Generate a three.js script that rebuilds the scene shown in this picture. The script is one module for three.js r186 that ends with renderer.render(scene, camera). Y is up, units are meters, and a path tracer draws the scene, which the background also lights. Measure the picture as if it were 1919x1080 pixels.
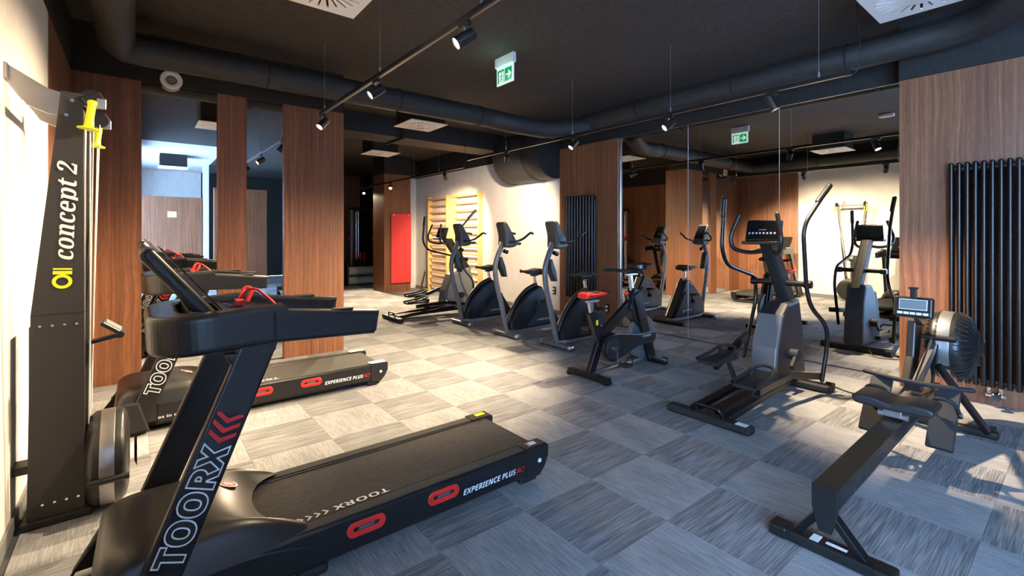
import * as THREE from 'three';
import { RoundedBoxGeometry } from 'three/addons/geometries/RoundedBoxGeometry.js';
import { mergeGeometries } from 'three/addons/utils/BufferGeometryUtils.js';

// ---------------------------------------------------------------- camera, sky, exposure
// World: x runs along the long mirror-to-wall direction (U), z = -V, y up, metres. Camera stands at the origin.
const scene = new THREE.Scene();
const FOCAL = 878.1, HORIZON = 440.3, YAW = 51.336 * Math.PI / 180, EYE = 1.425;
const camera = new THREE.PerspectiveCamera(2 * Math.atan(540 / FOCAL) * 180 / Math.PI, 1919 / 1080, 0.05, 60);
camera.position.set(0, EYE, 0);
camera.lookAt(Math.cos(YAW), EYE, -Math.sin(YAW));
camera.setViewOffset(1919, 1080, 0, 540 - HORIZON, 1919, 1080);
const renderer = new THREE.WebGLRenderer({ antialias: true });
renderer.toneMapping = THREE.LinearToneMapping;
renderer.toneMappingExposure = 1.65;
renderer.shadowMap.enabled = true;
scene.background = new THREE.Color().setRGB(0.36, 0.60, 1.0).multiplyScalar(23);   // overcast daylight outside the entrance windows

// ---------------------------------------------------------------- helpers
let seed = 12345;
const rnd = () => { seed = (seed * 1664525 + 1013904223) >>> 0; return seed / 4294967296; };
const used = {};
const numbered = (n) => { const k = used[n] = (used[n] ?? -1) + 1; return k ? n + '_' + String(k).padStart(3, '0') : n; };
const V3 = (a) => a.isVector3 ? a : new THREE.Vector3(...a);
const W = (u, v, y) => new THREE.Vector3(u, y, -v);
const prep = (g) => { const q = g.index ? g.toNonIndexed() : g; for (const k of Object.keys(q.attributes)) if (!['position', 'normal', 'uv'].includes(k)) q.deleteAttribute(k); return q; };
const join = (list) => { const a = list.flat().map(prep); return a.length === 1 ? a[0] : mergeGeometries(a); };
function mesh(name, geos, m, parent) {
  const o = new THREE.Mesh(Array.isArray(geos) ? join(geos) : geos, m); o.name = name; o.castShadow = o.receiveShadow = true;
  (parent ?? scene).add(o); return o;
}
function thing(name, label, category, [u, v, y] = [0, 0, 0], turn = 0, group) {
  const o = new THREE.Group(); o.name = numbered(name); scene.add(o); o.position.set(u, y, -v); o.rotation.y = turn;
  o.userData = { label, category }; if (group) o.userData.group = group; return o;
}
function single(name, geos, m, label, category, group) {
  const o = mesh(numbered(name), geos, m); o.userData = { label, category }; if (group) o.userData.group = group; return o;
}
function struct(name, geos, m, label) { const o = mesh(name, geos, m); o.userData = { kind: 'structure', label: label ?? name.replace(/_/g, ' '), category: name.split('_')[0] }; return o; }
const place = (g, p, r) => { if (r) { g.rotateX(r[0]); g.rotateY(r[1]); g.rotateZ(r[2]); } return g.translate(...p); };
const bx = (w, h, d, p, r) => place(new THREE.BoxGeometry(w, h, d), p, r);
const rb = (w, h, d, rad, p, r) => place(new RoundedBoxGeometry(w, h, d, 2, Math.min(rad, w / 2 - 1e-4, h / 2 - 1e-4, d / 2 - 1e-4)), p, r);
function orient(g, a, b) { // geometry along +y, centred, from a to b
  const A = V3(a), B = V3(b), d = B.clone().sub(A);
  g.applyQuaternion(new THREE.Quaternion().setFromUnitVectors(new THREE.Vector3(0, 1, 0), d.clone().normalize()));
  return g.translate(...A.add(B).multiplyScalar(.5).toArray());
}
const len = (a, b) => V3(a).distanceTo(V3(b));
const cyl = (a, b, r, r2 = r, n = 16) => orient(new THREE.CylinderGeometry(r2, r, len(a, b), n), a, b);
function bar(a, b, w, d, rad = .008) { // box section along a to b; w along the in-plane normal, d along z
  const A = V3(a), B = V3(b), L = len(a, b), g = new RoundedBoxGeometry(w, L, d, 2, Math.min(rad, w / 2.01, d / 2.01));
  const y = B.clone().sub(A).normalize(), z0 = Math.abs(y.z) > .9 ? new THREE.Vector3(1, 0, 0) : new THREE.Vector3(0, 0, 1);
  const x = y.clone().cross(z0).normalize(), z = x.clone().cross(y).normalize();
  g.applyMatrix4(new THREE.Matrix4().makeBasis(x, y, z)); return g.translate(...A.add(B).multiplyScalar(.5).toArray());
}
function pipe(pts, r, bend = .06, seg = 10, ball = true) {
  const P = pts.map(V3), path = new THREE.CurvePath(); let last = P[0];
  for (let i = 1; i < P.length - 1; i++) {
    const k = Math.min(bend, P[i].distanceTo(P[i - 1]) * .48, P[i].distanceTo(P[i + 1]) * .48);
    const a = P[i].clone().lerp(P[i - 1], k / P[i].distanceTo(P[i - 1])), b = P[i].clone().lerp(P[i + 1], k / P[i].distanceTo(P[i + 1]));
    if (last.distanceTo(a) > 1e-4) path.add(new THREE.LineCurve3(last, a));
    path.add(new THREE.QuadraticBezierCurve3(a, P[i], b)); last = b;
  }
  path.add(new THREE.LineCurve3(last, P.at(-1)));
  const out = [new THREE.TubeGeometry(path, Math.max(10, P.length * 12), r, seg)];
  if (ball) for (const e of [P[0], P.at(-1)]) out.push(new THREE.SphereGeometry(r, seg, 6).translate(e.x, e.y, e.z));
  return out;
}
const smooth = (pts, r, n = 40, seg = 10) => new THREE.TubeGeometry(new THREE.CatmullRomCurve3(pts.map(V3)), n, r, seg);
function ext(pts, depth, bevel = .01, z = 0, holes = [], curve = false) { // side profile in xy, thickness along z, centred on z
  const s = shape(pts, curve); for (const h of holes) s.holes.push(h);
  const g = new THREE.ExtrudeGeometry(s, { depth: Math.max(depth - 2 * bevel, .0005), bevelEnabled: bevel > 0, bevelThickness: bevel, bevelSize: bevel, bevelOffset: -bevel, bevelSegments: 2, curveSegments: 10 });
  return g.translate(0, 0, z - depth / 2 + bevel);
}
function shape(pts, curve) {
  const s = new THREE.Shape();
  if (curve) { const c = new THREE.CatmullRomCurve3(pts.map(p => new THREE.Vector3(p[0], p[1], 0)), true, 'catmullrom', .4).getPoints(pts.length * 6); s.setFromPoints(c.slice(0, -1).map(p => new THREE.Vector2(p.x, p.y))); }
  else s.setFromPoints(pts.map(p => new THREE.Vector2(...p)));
  return s;
}
const lathe = (pts, n = 32) => new THREE.LatheGeometry(pts.map(p => new THREE.Vector2(...p)), n);
const stadium = (w, h, cx = 0, cy = 0, hole = false) => {
  const s = hole ? new THREE.Path() : new THREE.Shape(), r = h / 2, a = w / 2 - r;
  s.moveTo(cx - a, cy - r); s.lineTo(cx + a, cy - r); s.absarc(cx + a, cy, r, -Math.PI / 2, Math.PI / 2); s.lineTo(cx - a, cy + r); s.absarc(cx - a, cy, r, Math.PI / 2, Math.PI * 1.5); return s;
};
function copyOf(o, label, at, turn) {
  const c = o.clone(); c.name = numbered(o.name.replace(/_\d{3}$/, '')); scene.add(c); c.userData = { ...o.userData, label };
  if (at) c.position.set(at[0], at[2] ?? 0, -at[1]); if (turn !== undefined) c.rotation.y = turn; return c;
}

// ---------------------------------------------------------------- textures and materials
function noiseTex(size, fn, srgb = true) {
  const d = new Uint8Array(size * size * 4);
  for (let y = 0; y < size; y++) for (let x = 0; x < size; x++) { const c = fn(x, y, size), i = (y * size + x) * 4; for (let k = 0; k < 3; k++) d[i + k] = Math.max(0, Math.min(255, c[k])); d[i + 3] = 255; }
  const t = new THREE.DataTexture(d, size, size); t.wrapS = t.wrapT = THREE.RepeatWrapping; t.magFilter = t.minFilter = THREE.LinearFilter; if (srgb) t.colorSpace = THREE.SRGBColorSpace; t.needsUpdate = true; return t;
}
function lattice(nx, ny) { const a = Float32Array.from({ length: nx * ny }, rnd); return (x, y) => { // tileable value noise, x and y in 0..1
  const fx = x * nx, fy = y * ny, x0 = Math.floor(fx), y0 = Math.floor(fy), s = (t) => t * t * (3 - 2 * t), tx = s(fx - x0), ty = s(fy - y0), q = (i, j) => a[((j % ny + ny) % ny) * nx + (i % nx + nx) % nx];
  return (q(x0, y0) * (1 - tx) + q(x0 + 1, y0) * tx) * (1 - ty) + (q(x0, y0 + 1) * (1 - tx) + q(x0 + 1, y0 + 1) * tx) * ty; }; }
function carpetTex(coarse) { // fine streaks run along the texture's x
  const a = lattice(coarse ? 5 : 9, 210), b = lattice(coarse ? 4 : 9, coarse ? 120 : 150), c = lattice(200, 200), e = lattice(3, coarse ? 16 : 6), f = lattice(4, 4);
  return noiseTex(512, (x, y, s) => { const u = x / s, v = y / s; let k = a(u, v) * .42 + b(u, v) * .38 + e(u, v) * .2; k = (k - .5) * (coarse ? 1.2 : .75) + (c(u, v) - .5) * .22 + (f(u, v) - .5) * .08; const l = (coarse ? 115 : 136) + k * 84; return [l, l, l * 1.003]; });
}
const woodTex = (() => { const a = lattice(64, 3), b = lattice(150, 5), c = lattice(8, 2), d = lattice(230, 40), w = lattice(4, 6);
  return noiseTex(512, (x, y, s) => { const v = y / s, u = (x / s + (w(x / s, v) - .5) * .03 + 1) % 1; let k = a(u, v) * .36 + b(u, v) * .34 + c(u, v) * .12 + d(u, v) * .22; k = Math.pow(k, 1.2); return [84 + k * 78, 52 + k * 56, 33 + k * 42]; }); })();
const oakTex = (() => { const a = lattice(40, 3), b = lattice(120, 6); return noiseTex(128, (x, y, s) => { const k = a(x / s, y / s) * .5 + b(x / s, y / s) * .5; return [196 + k * 36, 150 + k * 40, 92 + k * 36]; }); })();
const grainTex = (() => { const a = lattice(256, 256), b = lattice(60, 60); return noiseTex(256, (x, y, s) => { const l = 190 + (a(x / s, y / s) - .5) * 60 + (b(x / s, y / s) - .5) * 50; return [l, l, l]; }); })();
const plasterTex = (() => { const a = lattice(90, 90), b = lattice(12, 12); return noiseTex(256, (x, y, s) => { const l = 240 + (a(x / s, y / s) - .5) * 10 + (b(x / s, y / s) - .5) * 9; return [l, l, l]; }); })();
const rep = (t, x, y) => { const c = t.clone(); c.repeat.set(x, y); c.needsUpdate = true; return c; };
const lin = (r, g, b) => new THREE.Color().setRGB(r, g, b);
const M = (color, roughness = .5, metalness = 0, more = {}) => new THREE.MeshStandardMaterial({ color, roughness, metalness, ...more });
const mat = {
  wood: M(0xffffff, .45, 0, { map: woodTex }),
  white: M(lin(.80, .76, .71), .9, 0, { map: plasterTex }),
  black: M(lin(.022, .021, .02), .8, 0, { map: grainTex }),
  ceiling: M(lin(.085, .071, .06), .85, 0, { map: grainTex }),
  duct: M(lin(.04, .041, .042), .6, 0, { map: grainTex }),
  mirror: M(lin(.87, .88, .88), .0, 1),
  base: M(lin(.16, .165, .16), .6), slab: M(lin(.06, .06, .06), .9), whitePaint: M(lin(.8, .8, .8), .6), plate: M(lin(.74, .73, .7), .5),
  blackMetal: M(lin(.007, .007, .008), .3, .2), blackPlastic: M(lin(.009, .009, .0095), .36), matte: M(lin(.008, .008, .008), .68), rubber: M(lin(.008, .008, .008), .75),
  satin: M(lin(.014, .0135, .013), .33, .2), darkGrey: M(lin(.017, .0185, .022), .5), steelGrey: M(lin(.12, .125, .135), .38, .3), greyShroud: M(lin(.20, .195, .18), .45),
  silver: M(lin(.42, .43, .44), .32, .85), chrome: M(lin(.75, .75, .76), .12, 1), alu: M(lin(.38, .36, .34), .3, .9), charcoal: M(lin(.024, .022, .02), .55),
  red: M(lin(.62, .02, .015), .45), redMat: M(lin(.66, .035, .035), .6), yellow: M(lin(.72, .80, .01), .45), yellowTag: M(lin(.85, .75, .02), .6), whitePlastic: M(lin(.7, .7, .7), .45), paper: M(lin(.75, .75, .74), .7),
  belt: M(lin(.062, .057, .047), .8, 0, { map: grainTex }), hood: M(lin(.018, .017, .0155), .36), seat: M(lin(.012, .012, .012), .55), oak: M(0xffffff, .5, 0, { map: oakTex }), oakDark: M(lin(.36, .2, .09), .6, 0, { map: oakTex }),
  shroudDark: M(lin(.0095, .0105, .0135), .52), railSteel: M(lin(.17, .145, .105), .28, .9), consoleGrey: M(lin(.05, .05, .046), .45), cord: M(lin(.6, .6, .58), .5), screen: M(lin(.01, .01, .012), .12), lcd: M(lin(.16, .18, .17), .3), sage: M(lin(.3, .33, .27), .8), caseBlack: M(lin(.01, .01, .01), .4),
  glow: M(lin(.1, .09, .07), .5, 0, { emissive: lin(1, .84, .6), emissiveIntensity: 22 }), glass: new THREE.MeshPhysicalMaterial({ color: 0xffffff, transmission: 1, roughness: 0, thickness: 0 }),
};
// flat print: a canvas drawn at w x h metres on a thin plate
function print(name, w, h, px, draw, parent, pos, rot, more = {}, glow = false) {
  const c = document.createElement('canvas'); c.width = Math.round(w * px); c.height = Math.round(h * px); const g = c.getContext('2d'); draw(g, c.width, c.height);
  const t = new THREE.CanvasTexture(c); t.colorSpace = THREE.SRGBColorSpace;
  const m = new THREE.MeshStandardMaterial({ map: t, transparent: true, roughness: .5, ...more }); if (glow) { m.emissiveMap = t; }
  const p = new THREE.Mesh(new THREE.PlaneGeometry(w, h), m); p.name = name; p.position.set(...pos); p.rotation.set(...rot, 'YXZ'); p.receiveShadow = true; parent.add(p); return p;
}
const copyPrint = (p, parent, pos, rot) => { const c = p.clone(); c.position.set(...pos); c.rotation.set(...rot, 'YXZ'); parent.add(c); return c; };
const fitText = (g, s, font, w, h, fill, stroke, lw) => { // text stretched to the plate
  g.save(); g.font = font.replace(/(\S+)$/, '100px $1'); const m = g.measureText(s).width; g.translate(w / 2, h * .5); g.scale(w * .95 / m, h / 88); g.font = font.replace(/(\S+)$/, '100px $1'); g.textAlign = 'center'; g.textBaseline = 'alphabetic';
  if (stroke) { g.lineWidth = lw; g.strokeStyle = stroke; g.strokeText(s, 0, 36); } if (fill) { g.fillStyle = fill; g.fillText(s, 0, 36); } g.restore(); };

// ---------------------------------------------------------------- room shell
const UL = -.47, UR = 5.92, UM = 5.88, VB = 5.84, HB = 2.93, HC = 3.4, VE = 15.6, VS = -6.2;
const blk = (u0, u1, v0, v1, y0, y1) => { // box with uv in metres
  const g = new THREE.BoxGeometry(u1 - u0, y1 - y0, v1 - v0), p = g.attributes.position, n = g.attributes.normal, uv = g.attributes.uv;
  g.translate((u0 + u1) / 2, (y0 + y1) / 2, -(v0 + v1) / 2);
  for (let i = 0; i < p.count; i++) { const x = p.getX(i), y = p.getY(i), z = p.getZ(i); if (Math.abs(n.getX(i)) > .5) uv.setXY(i, z / 1.1, y / 2.6); else if (Math.abs(n.getY(i)) > .5) uv.setXY(i, x / 1.1, z / 1.1); else uv.setXY(i, x / 1.1, y / 2.6); }
  return g;
};
const floor = struct('floor', blk(-1.4, 6.3, VS, VE, -.12, -.007), mat.slab, 'carpet tile floor of the gym');
{ // 50 cm carpet tiles laid quarter-turned
  const tex = [carpetTex(true), carpetTex(true), carpetTex(false), carpetTex(false)];
  const cm = tex.map((t, i) => M(lin(.98, .98, 1.0), .95, 0, { map: t, bumpMap: t, bumpScale: .0012 }));
  const mk = (turn) => { const g = new THREE.BoxGeometry(.4988, .007, .4988).translate(0, -.0035, 0); if (turn) { const uv = g.attributes.uv; for (let i = 0; i < uv.count; i++) uv.setXY(i, uv.getY(i), uv.getX(i)); } return g; };
  const gs = [mk(false), mk(true)]; const rest = [[], [], [], []]; const list = [];
  for (let i = -5; i <= 8; i++) for (let j = -26; j <= 20; j++) {
    const u = 2.064 + .5 * i + .25, v = 3.340 - .5 * j - .25; if (u < UL - .2 || u > UR || v < VS || v > VE) continue;
    const dark = ((i + j) & 1) === 0, k = (dark ? 0 : 2) + (rnd() < .5 ? 0 : 1);
    const z = u * Math.cos(YAW) + v * Math.sin(YAW), x = u * Math.sin(YAW) - v * Math.cos(YAW), px = 959.5 + FOCAL * x / z;
    const seen = z > 1.2 && z < 13 && px > -160 && px < 2080 && !(u < 1.9 && v > 5.9);
    if (seen) list.push([z, u, v, dark, k]); else rest[k].push(gs[dark ? 0 : 1].clone().translate(u, 0, -v));
  }
  list.sort((a, b) => a[0] - b[0]);
  for (const [z, u, v, dark, k] of list.slice(0, 298)) { const t = mesh('carpet_tile', gs[dark ? 0 : 1], cm[k], floor); t.position.set(u, 0, -v); }
  for (const [z, u, v, dark, k] of list.slice(298)) rest[k].push(gs[dark ? 0 : 1].clone().translate(u, 0, -v));
  rest.forEach((r, k) => { if (r.length) { const o = mesh('carpet_tiles', r, cm[k], floor); o.userData.kind = 'stuff'; } });
}
struct('ceiling', blk(-1.4, 6.3, -.6, VE, HC, HC + .1), mat.ceiling, 'black painted ceiling');
struct('ceiling_entrance', blk(-1.4, 1.6, VS, -.6, HC, HC + .1), mat.whitePaint, 'white ceiling of the entrance area');
struct('ceiling_side', blk(1.6, 6.3, VS, -.6, HC, HC + .1), mat.ceiling, 'black ceiling behind the photographer');
// left wall: white plaster with daylight windows beside the entrance, wood further in
const wallLeft = struct('wall_left', [blk(UL - .16, UL, -.4, 4.43, 0, HB), blk(UL - .16, UL, VS, -4.6, 0, HC), blk(UL - .16, UL, -4.6, -.4, 0, .25), blk(UL - .16, UL, -4.6, -.4, 2.85, HC)], mat.white, 'white plastered wall beside the ski machine');
const wallLeftDark = struct('wall_left_upper', [blk(UL - .16, UL, -.4, VE, HB, HC), blk(UL - .16, UL - .03, 4.43, VE, 0, HB)], mat.black, 'black upper strip of the left wall');
for (const [a, b] of [[4.435, 5.13], [5.135, VB]]) mesh('wood_panel', blk(UL - .03, UL, a, b, 0, HB), mat.wood, wallLeftDark);
for (let v = 6.4; v < VE - .1; v += .92) mesh('wood_panel', blk(UL - .03, UL, v, Math.min(v + .915, VE), 0, HB), mat.wood, wallLeftDark);
struct('baseboard_left', blk(UL, UL + .012, -.4, 4.42, 0, .075), mat.base, 'grey baseboard under the white wall');
{ const w = struct('window_1', [blk(UL - .12, UL - .05, -4.6, -.4, .25, .31), blk(UL - .12, UL - .05, -4.6, -.4, 2.79, 2.85), ...[-4.6, -3.2, -1.8, -.46].map(v => blk(UL - .12, UL - .05, v, v + .06, .31, 2.79))], mat.base, 'entrance window frame');
  for (const v of [-4.54, -3.14, -1.74]) mesh('window_pane', blk(UL - .09, UL - .085, v, v + (v > -2 ? 1.28 : 1.34), .31, 2.79), mat.glass, w); }
// wood and mirror wall behind the treadmills
const wallBack = struct('wall_back', [blk(UL, 2.0 - .03, VB + .05, 6.35, 0, HB)], mat.black, 'wall behind the treadmills');
struct('wall_back_upper', blk(UL, 2.0, VB, 6.35, HB, HC), mat.black, 'black upper strip of the wall behind the treadmills');
for (const [a, b] of [[UL, .033], [.667, .94], [1.318, 2.0]]) mesh('wood_panel', blk(a, b, VB, VB + .05, 0, HB), mat.wood, wallBack);
mesh('wood_panel', blk(1.97, 2.0, VB + .05, 6.35, 0, HB), mat.wood, wallBack); mesh('wood_panel', blk(UL, 2.0, 6.35, 6.38, 0, HB), mat.wood, wallBack);
const mirrorThing = (u0, u1, v0, v1, label) => single('wall_mirror', blk(u0, u1, v0, v1, .012, HB - .008), mat.mirror, label, 'mirror', 'wall mirrors');
mirrorThing(.035, .665, VB + .035, VB + .048, 'wide mirror strip between wood panels behind the treadmill consoles');
mirrorThing(.942, 1.316, VB + .035, VB + .048, 'narrow mirror strip between two wood panels behind the treadmill deck');
// right wall: radiator panel, mirrors, wood panel with radiator, white wall with stall bars
const wallRight = struct('wall_right', [blk(UR, UR + .16, VS, 5.93, 0, HC)], mat.black, 'wall carrying the long mirror');
struct('wall_right_white', [blk(UR - .04, UR + .16, 5.93, 11.5, 0, HB)], mat.white, 'white plastered wall behind the exercise bikes');
struct('wall_return', [blk(5.45, UR - .04, 11.5, 11.62, 0, HB)], mat.white, 'narrow white wall piece beside the wood post');
struct('wall_right_upper', [blk(UR - .03, UR + .16, 5.93, VE, HB, HC), blk(UR - .03, UR, 1.0, 5.93, HB, HC), blk(5.44, UR - .03, 11.48, 11.63, HB, HC), blk(UR - .03, UR + .16, 11.62, VE, 0, HB)], mat.black, 'black strip above the mirrors');
struct('baseboard_right', blk(UR - .055, UR - .04, 5.95, 11.48, 0, .075), mat.base, 'grey baseboard behind the exercise bikes');
for (const [a, b] of [[4.655, 5.29], [5.293, 5.925]]) mesh('wood_panel', blk(UM - .06, UR, a, b, 0, HB), mat.wood, wallRight);
const wallPanel = struct('wall_radiator_panel', blk(5.63, UR, -1.4, 1.16, 0, HB - .06), mat.black, 'wood clad wall piece behind the rower');
for (const [a, b] of [[-1.4, -.5], [-.497, .33], [.333, 1.165]]) mesh('wood_panel', blk(5.6, 5.63, a, b, 0, HB - .06), mat.wood, wallPanel);
mesh('wood_panel', blk(5.63, UM - .001, 1.16, 1.165, 0, HB - .06), mat.wood, wallPanel);
struct('wall_right_header', blk(5.58, UR, VS, 1.165, HB - .06, HC), mat.black, 'black strip above the radiator panel');
mirrorThing(UM, UM + .012, 3.497, 4.639, 'large wall mirror pane beside the wood panel with the slim radiator');
mirrorThing(UM, UM + .012, 2.334, 3.493, 'large wall mirror pane between the two other big panes');
mirrorThing(UM, UM + .012, 1.168, 2.330, 'large wall mirror pane beside the wood panel behind the rower');
struct('trim_2', blk(UM - .012, UR, 4.640, 4.654, 0, HB), mat.alu, 'metal edge strip beside the wood panel');
struct('trim_3', blk(UM - .002, UM + .012, 3.4935, 3.4965, .012, HB - .008), mat.whitePaint, 'polished joint between two mirror panes');
struct('trim_4', blk(UM - .002, UM + .012, 2.3305, 2.3335, .012, HB - .008), mat.whitePaint, 'polished joint between two mirror panes');
struct('trim_5', blk(UM - .006, UM + .012, 1.168, 4.64, HB - .008, HB + .002), mat.alu, 'metal strip along the top of the mirrors');
struct('wall_entrance', [blk(UL, 1.6, VS - .15, VS, 0, HC)], mat.white, 'white end wall of the entrance area');
struct('wall_entrance_dark', [blk(1.6, UR, VS - .15, VS, 0, HC)], mat.black, 'black end wall behind the photographer');
// post with the red mat and the dark further room
const post = struct('wall_post', blk(4.78, 5.43, 10.99, 11.6, 0, HB), mat.black, 'wood clad post beside the white wall');
for (const [u0, u1, v0, v1] of [[4.74, 5.45, 10.95, 10.99], [4.74, 4.78, 10.993, 11.3], [4.74, 4.78, 11.303, 11.64]]) mesh('wood_panel', blk(u0, u1, v0, v1, 0, HB), mat.wood, post);
struct('wall_post_upper', blk(4.74, 5.45, 10.95, 11.64, HB, HC), mat.black, 'black strip above the post');
struct('wall_far', blk(UL, UR, VE, VE + .15, 0, HC), mat.wood, 'dark far wall');
const post2 = struct('wall_column', blk(3.62, 4.12, 12.0, 12.5, 0, HC), mat.black, 'dark column in the further room');
mesh('wood_panel', blk(3.6, 4.1, 11.96, 12.0, 0, HB), mat.wood, post2);
// entrance area behind the photographer, seen in the mirror strip
const part = struct('wall_partition', blk(-.05, 1.42, -4.1, -3.95, 0, 2.46), mat.wood, 'wood partition in the entrance area');
struct('trim_1', blk(1.45, 1.58, -4.1, -3.9, 0, HC), mat.whitePaint, 'white post beside the partition');
const colW = struct('wall_side', blk(1.62, 2.9, -3.3, -3.1, 0, 2.7), mat.wood, 'wood panel in the entrance area');
print('notice', .2, .16, 300, (g, w, h) => { g.fillStyle = '#c9a77c'; g.fillRect(0, 0, w, h); }, part, [.74, 1.98, 3.945], [0, Math.PI, 0]);

// ---------------------------------------------------------------- ducts, diffusers, sign
const ringG = (p, ax, r) => { const g = new THREE.TorusGeometry(r, .008, 6, 24); if (ax === 'u') g.rotateY(Math.PI / 2); return g.translate(...W(...p).toArray()); };
{ const d = thing('air_duct', 'black insulated round duct running along three sides of the ceiling', 'duct');
  mesh('duct_pipe', pipe([W(-.14, -1.5, 3.08), W(-.14, 5.38, 3.08), W(3.9, 5.38, 3.08), W(4.15, 5.25, 3.02), W(4.75, 5.1, 2.98), W(5.3, 4.85, 3.06)], .132, .16, 20), mat.duct, d);
  for (const u of [1.05, 2.5, 3.7]) mesh('hanger_ring', ringG([u, 5.38, 3.08], 'u', .135), mat.black, d);
  mesh('hanger_ring', ringG([-.14, 3.9, 3.08], 'v', .135), mat.black, d);
  mesh('duct_pipe', pipe([W(5.36, 4.9, 3.13), W(5.36, .62, 3.13), W(4.9, .25, 3.17), W(4.4, -.6, 3.17)], .125, .25, 20), mat.duct, d);
  for (const v of [1.5, 2.6, 3.9]) mesh('hanger_ring', ringG([5.36, v, 3.13], 'v', .128), mat.black, d); }
for (const [v0, v1, label] of [[6.36, 7.15, 'black round duct end with curved belly on the white wall'], [5.94, 6.3, 'black round duct end next to the wood panel']]) {
  const d = thing('wall_duct', label, 'duct'); mesh('duct_pipe', cyl(W(5.72, v0, 2.87), W(5.72, v1, 2.87), .46, .46, 36), mat.duct, d);
  mesh('collar', cyl(W(5.72, v1 - .02, 2.87), W(5.72, v1, 2.87), .47, .47, 36), mat.black, d); }
{ const d = thing('air_duct', 'black square duct crossing the ceiling beyond the treadmill wall', 'duct'); mesh('duct_box', blk(2.0, 5.7, 7.4, 8.0, 3.08, HC), mat.duct, d); mesh('duct_flange', blk(3.5, 3.54, 7.37, 8.03, 3.05, HC), mat.black, d); }
{ // swirl diffusers
  const s = shape([[-.3, -.3], [.3, -.3], [.3, .3], [-.3, .3]]);
  for (let k = 0; k < 24; k++) { const a = k / 24 * Math.PI * 2 + .1, q = (r, w) => [r * Math.cos(a) - w * Math.sin(a), r * Math.sin(a) + w * Math.cos(a)], h = new THREE.Path(); h.setFromPoints([q(.13, -.008), q(.25, -.008), q(.25, .008), q(.13, .008)].map(p => new THREE.Vector2(...p))); s.holes.push(h); }
  const plate = new THREE.ExtrudeGeometry(s, { depth: .012, bevelEnabled: false }).rotateX(Math.PI / 2);
  const d0 = (u, v, label, y = 3.1) => { const d = thing('air_diffuser', label, 'diffuser', [u, v, y], 0, 'square swirl diffusers'); mesh('face_plate', plate, mat.plate, d); mesh('hub', cyl([0, -.014, 0], [0, -.03, 0], .05), mat.plate, d); mesh('plenum_box', bx(.54, HC - y - .02, .54, [0, (HC - y) / 2 + .012, 0]), mat.black, d); return d; };
  d0(1.0, 3.28, 'white square swirl diffuser above the treadmills'); d0(4.27, .77, 'white square swirl diffuser above the rower'); d0(3.38, 6.46, 'white square swirl diffuser beyond the treadmill wall');
  d0(2.9, 10.2, 'white square swirl diffuser near the far dark room'); d0(.7, -2.6, 'white square swirl diffuser over the entrance area'); d0(3.9, 9.2, 'white square swirl diffuser near the stall bars'); }
{ const e = thing('exit_sign', 'green lit emergency exit sign with running figure and arrow', 'sign', [3.17, 4.08, HC]);
  mesh('housing', rb(.05, .11, .33, .01, [0, -.055, 0]), mat.whitePlastic, e);
  mesh('light_panel', rb(.014, .2, .3, .004, [0, -.21, 0]), M(lin(.6, .7, .66), .4, 0, { emissive: lin(.55, 1, .85), emissiveIntensity: .25 }), e);
  const draw = (g, w, h) => { g.fillStyle = '#e8fff4'; g.fillRect(0, 0, w, h); g.fillStyle = '#0a9a5e'; g.fillRect(w * .05, h * .08, w * .42, h * .84); g.fillRect(w * .51, h * .08, w * .44, h * .84);
    g.fillStyle = g.strokeStyle = '#f2fff8'; g.fillRect(w * .13, h * .2, w * .3, h * .72); g.lineWidth = w * .07; g.beginPath(); g.moveTo(w * .58, h * .5); g.lineTo(w * .85, h * .5); g.moveTo(w * .72, h * .27); g.lineTo(w * .87, h * .5); g.lineTo(w * .72, h * .73); g.stroke();
    g.strokeStyle = g.fillStyle = '#0a8a54'; g.lineWidth = w * .035; g.beginPath(); g.arc(w * .31, h * .3, w * .035, 0, 7); g.fill(); g.beginPath(); g.moveTo(w * .29, h * .42); g.lineTo(w * .27, h * .6); g.lineTo(w * .34, h * .7); g.lineTo(w * .32, h * .88); g.moveTo(w * .27, h * .6); g.lineTo(w * .22, h * .74); g.lineTo(w * .16, h * .8); g.moveTo(w * .2, h * .52); g.lineTo(w * .29, h * .43); g.lineTo(w * .38, h * .54); g.stroke(); };
  const p = print('pictogram', .28, .17, 900, draw, e, [-.009, -.215, 0], [0, -Math.PI / 2, 0], { color: 0x555555, emissive: 0xffffff, emissiveIntensity: .5 }, true);
  copyPrint(p, e, [.009, -.215, 0], [0, Math.PI / 2, 0]).scale.x = -1;
  const l = new THREE.PointLight(lin(.4, 1, .75), .07); l.position.set(-.12, -.24, 0); e.add(l); }
{ const s = thing('ceiling_speaker', 'round white speaker ring on the black strip above the mirror strip', 'speaker', [.27, VB - .002, 2.985]); // hangs from the bulkhead
  mesh('ring', lathe([[.045, 0], [.085, 0], [.095, .012], [.09, .03], [.05, .035], [.045, 0]]).rotateX(Math.PI / 2), mat.whitePlastic, s); mesh('grille', new THREE.SphereGeometry(.05, 20, 10).scale(1, .5, 1).rotateX(Math.PI / 2), mat.base, s); }

{ const s = thing('ceiling_detector', 'small white box on the black ceiling, seen in the mirror', 'detector', [2.22, 2.15, HC]); mesh('detector_case', rb(.1, .05, .2, .01, [0, -.026, 0]), mat.whitePlastic, s); mesh('detector_lens', rb(.05, .01, .1, .004, [0, -.054, 0]), mat.plate, s); }
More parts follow.
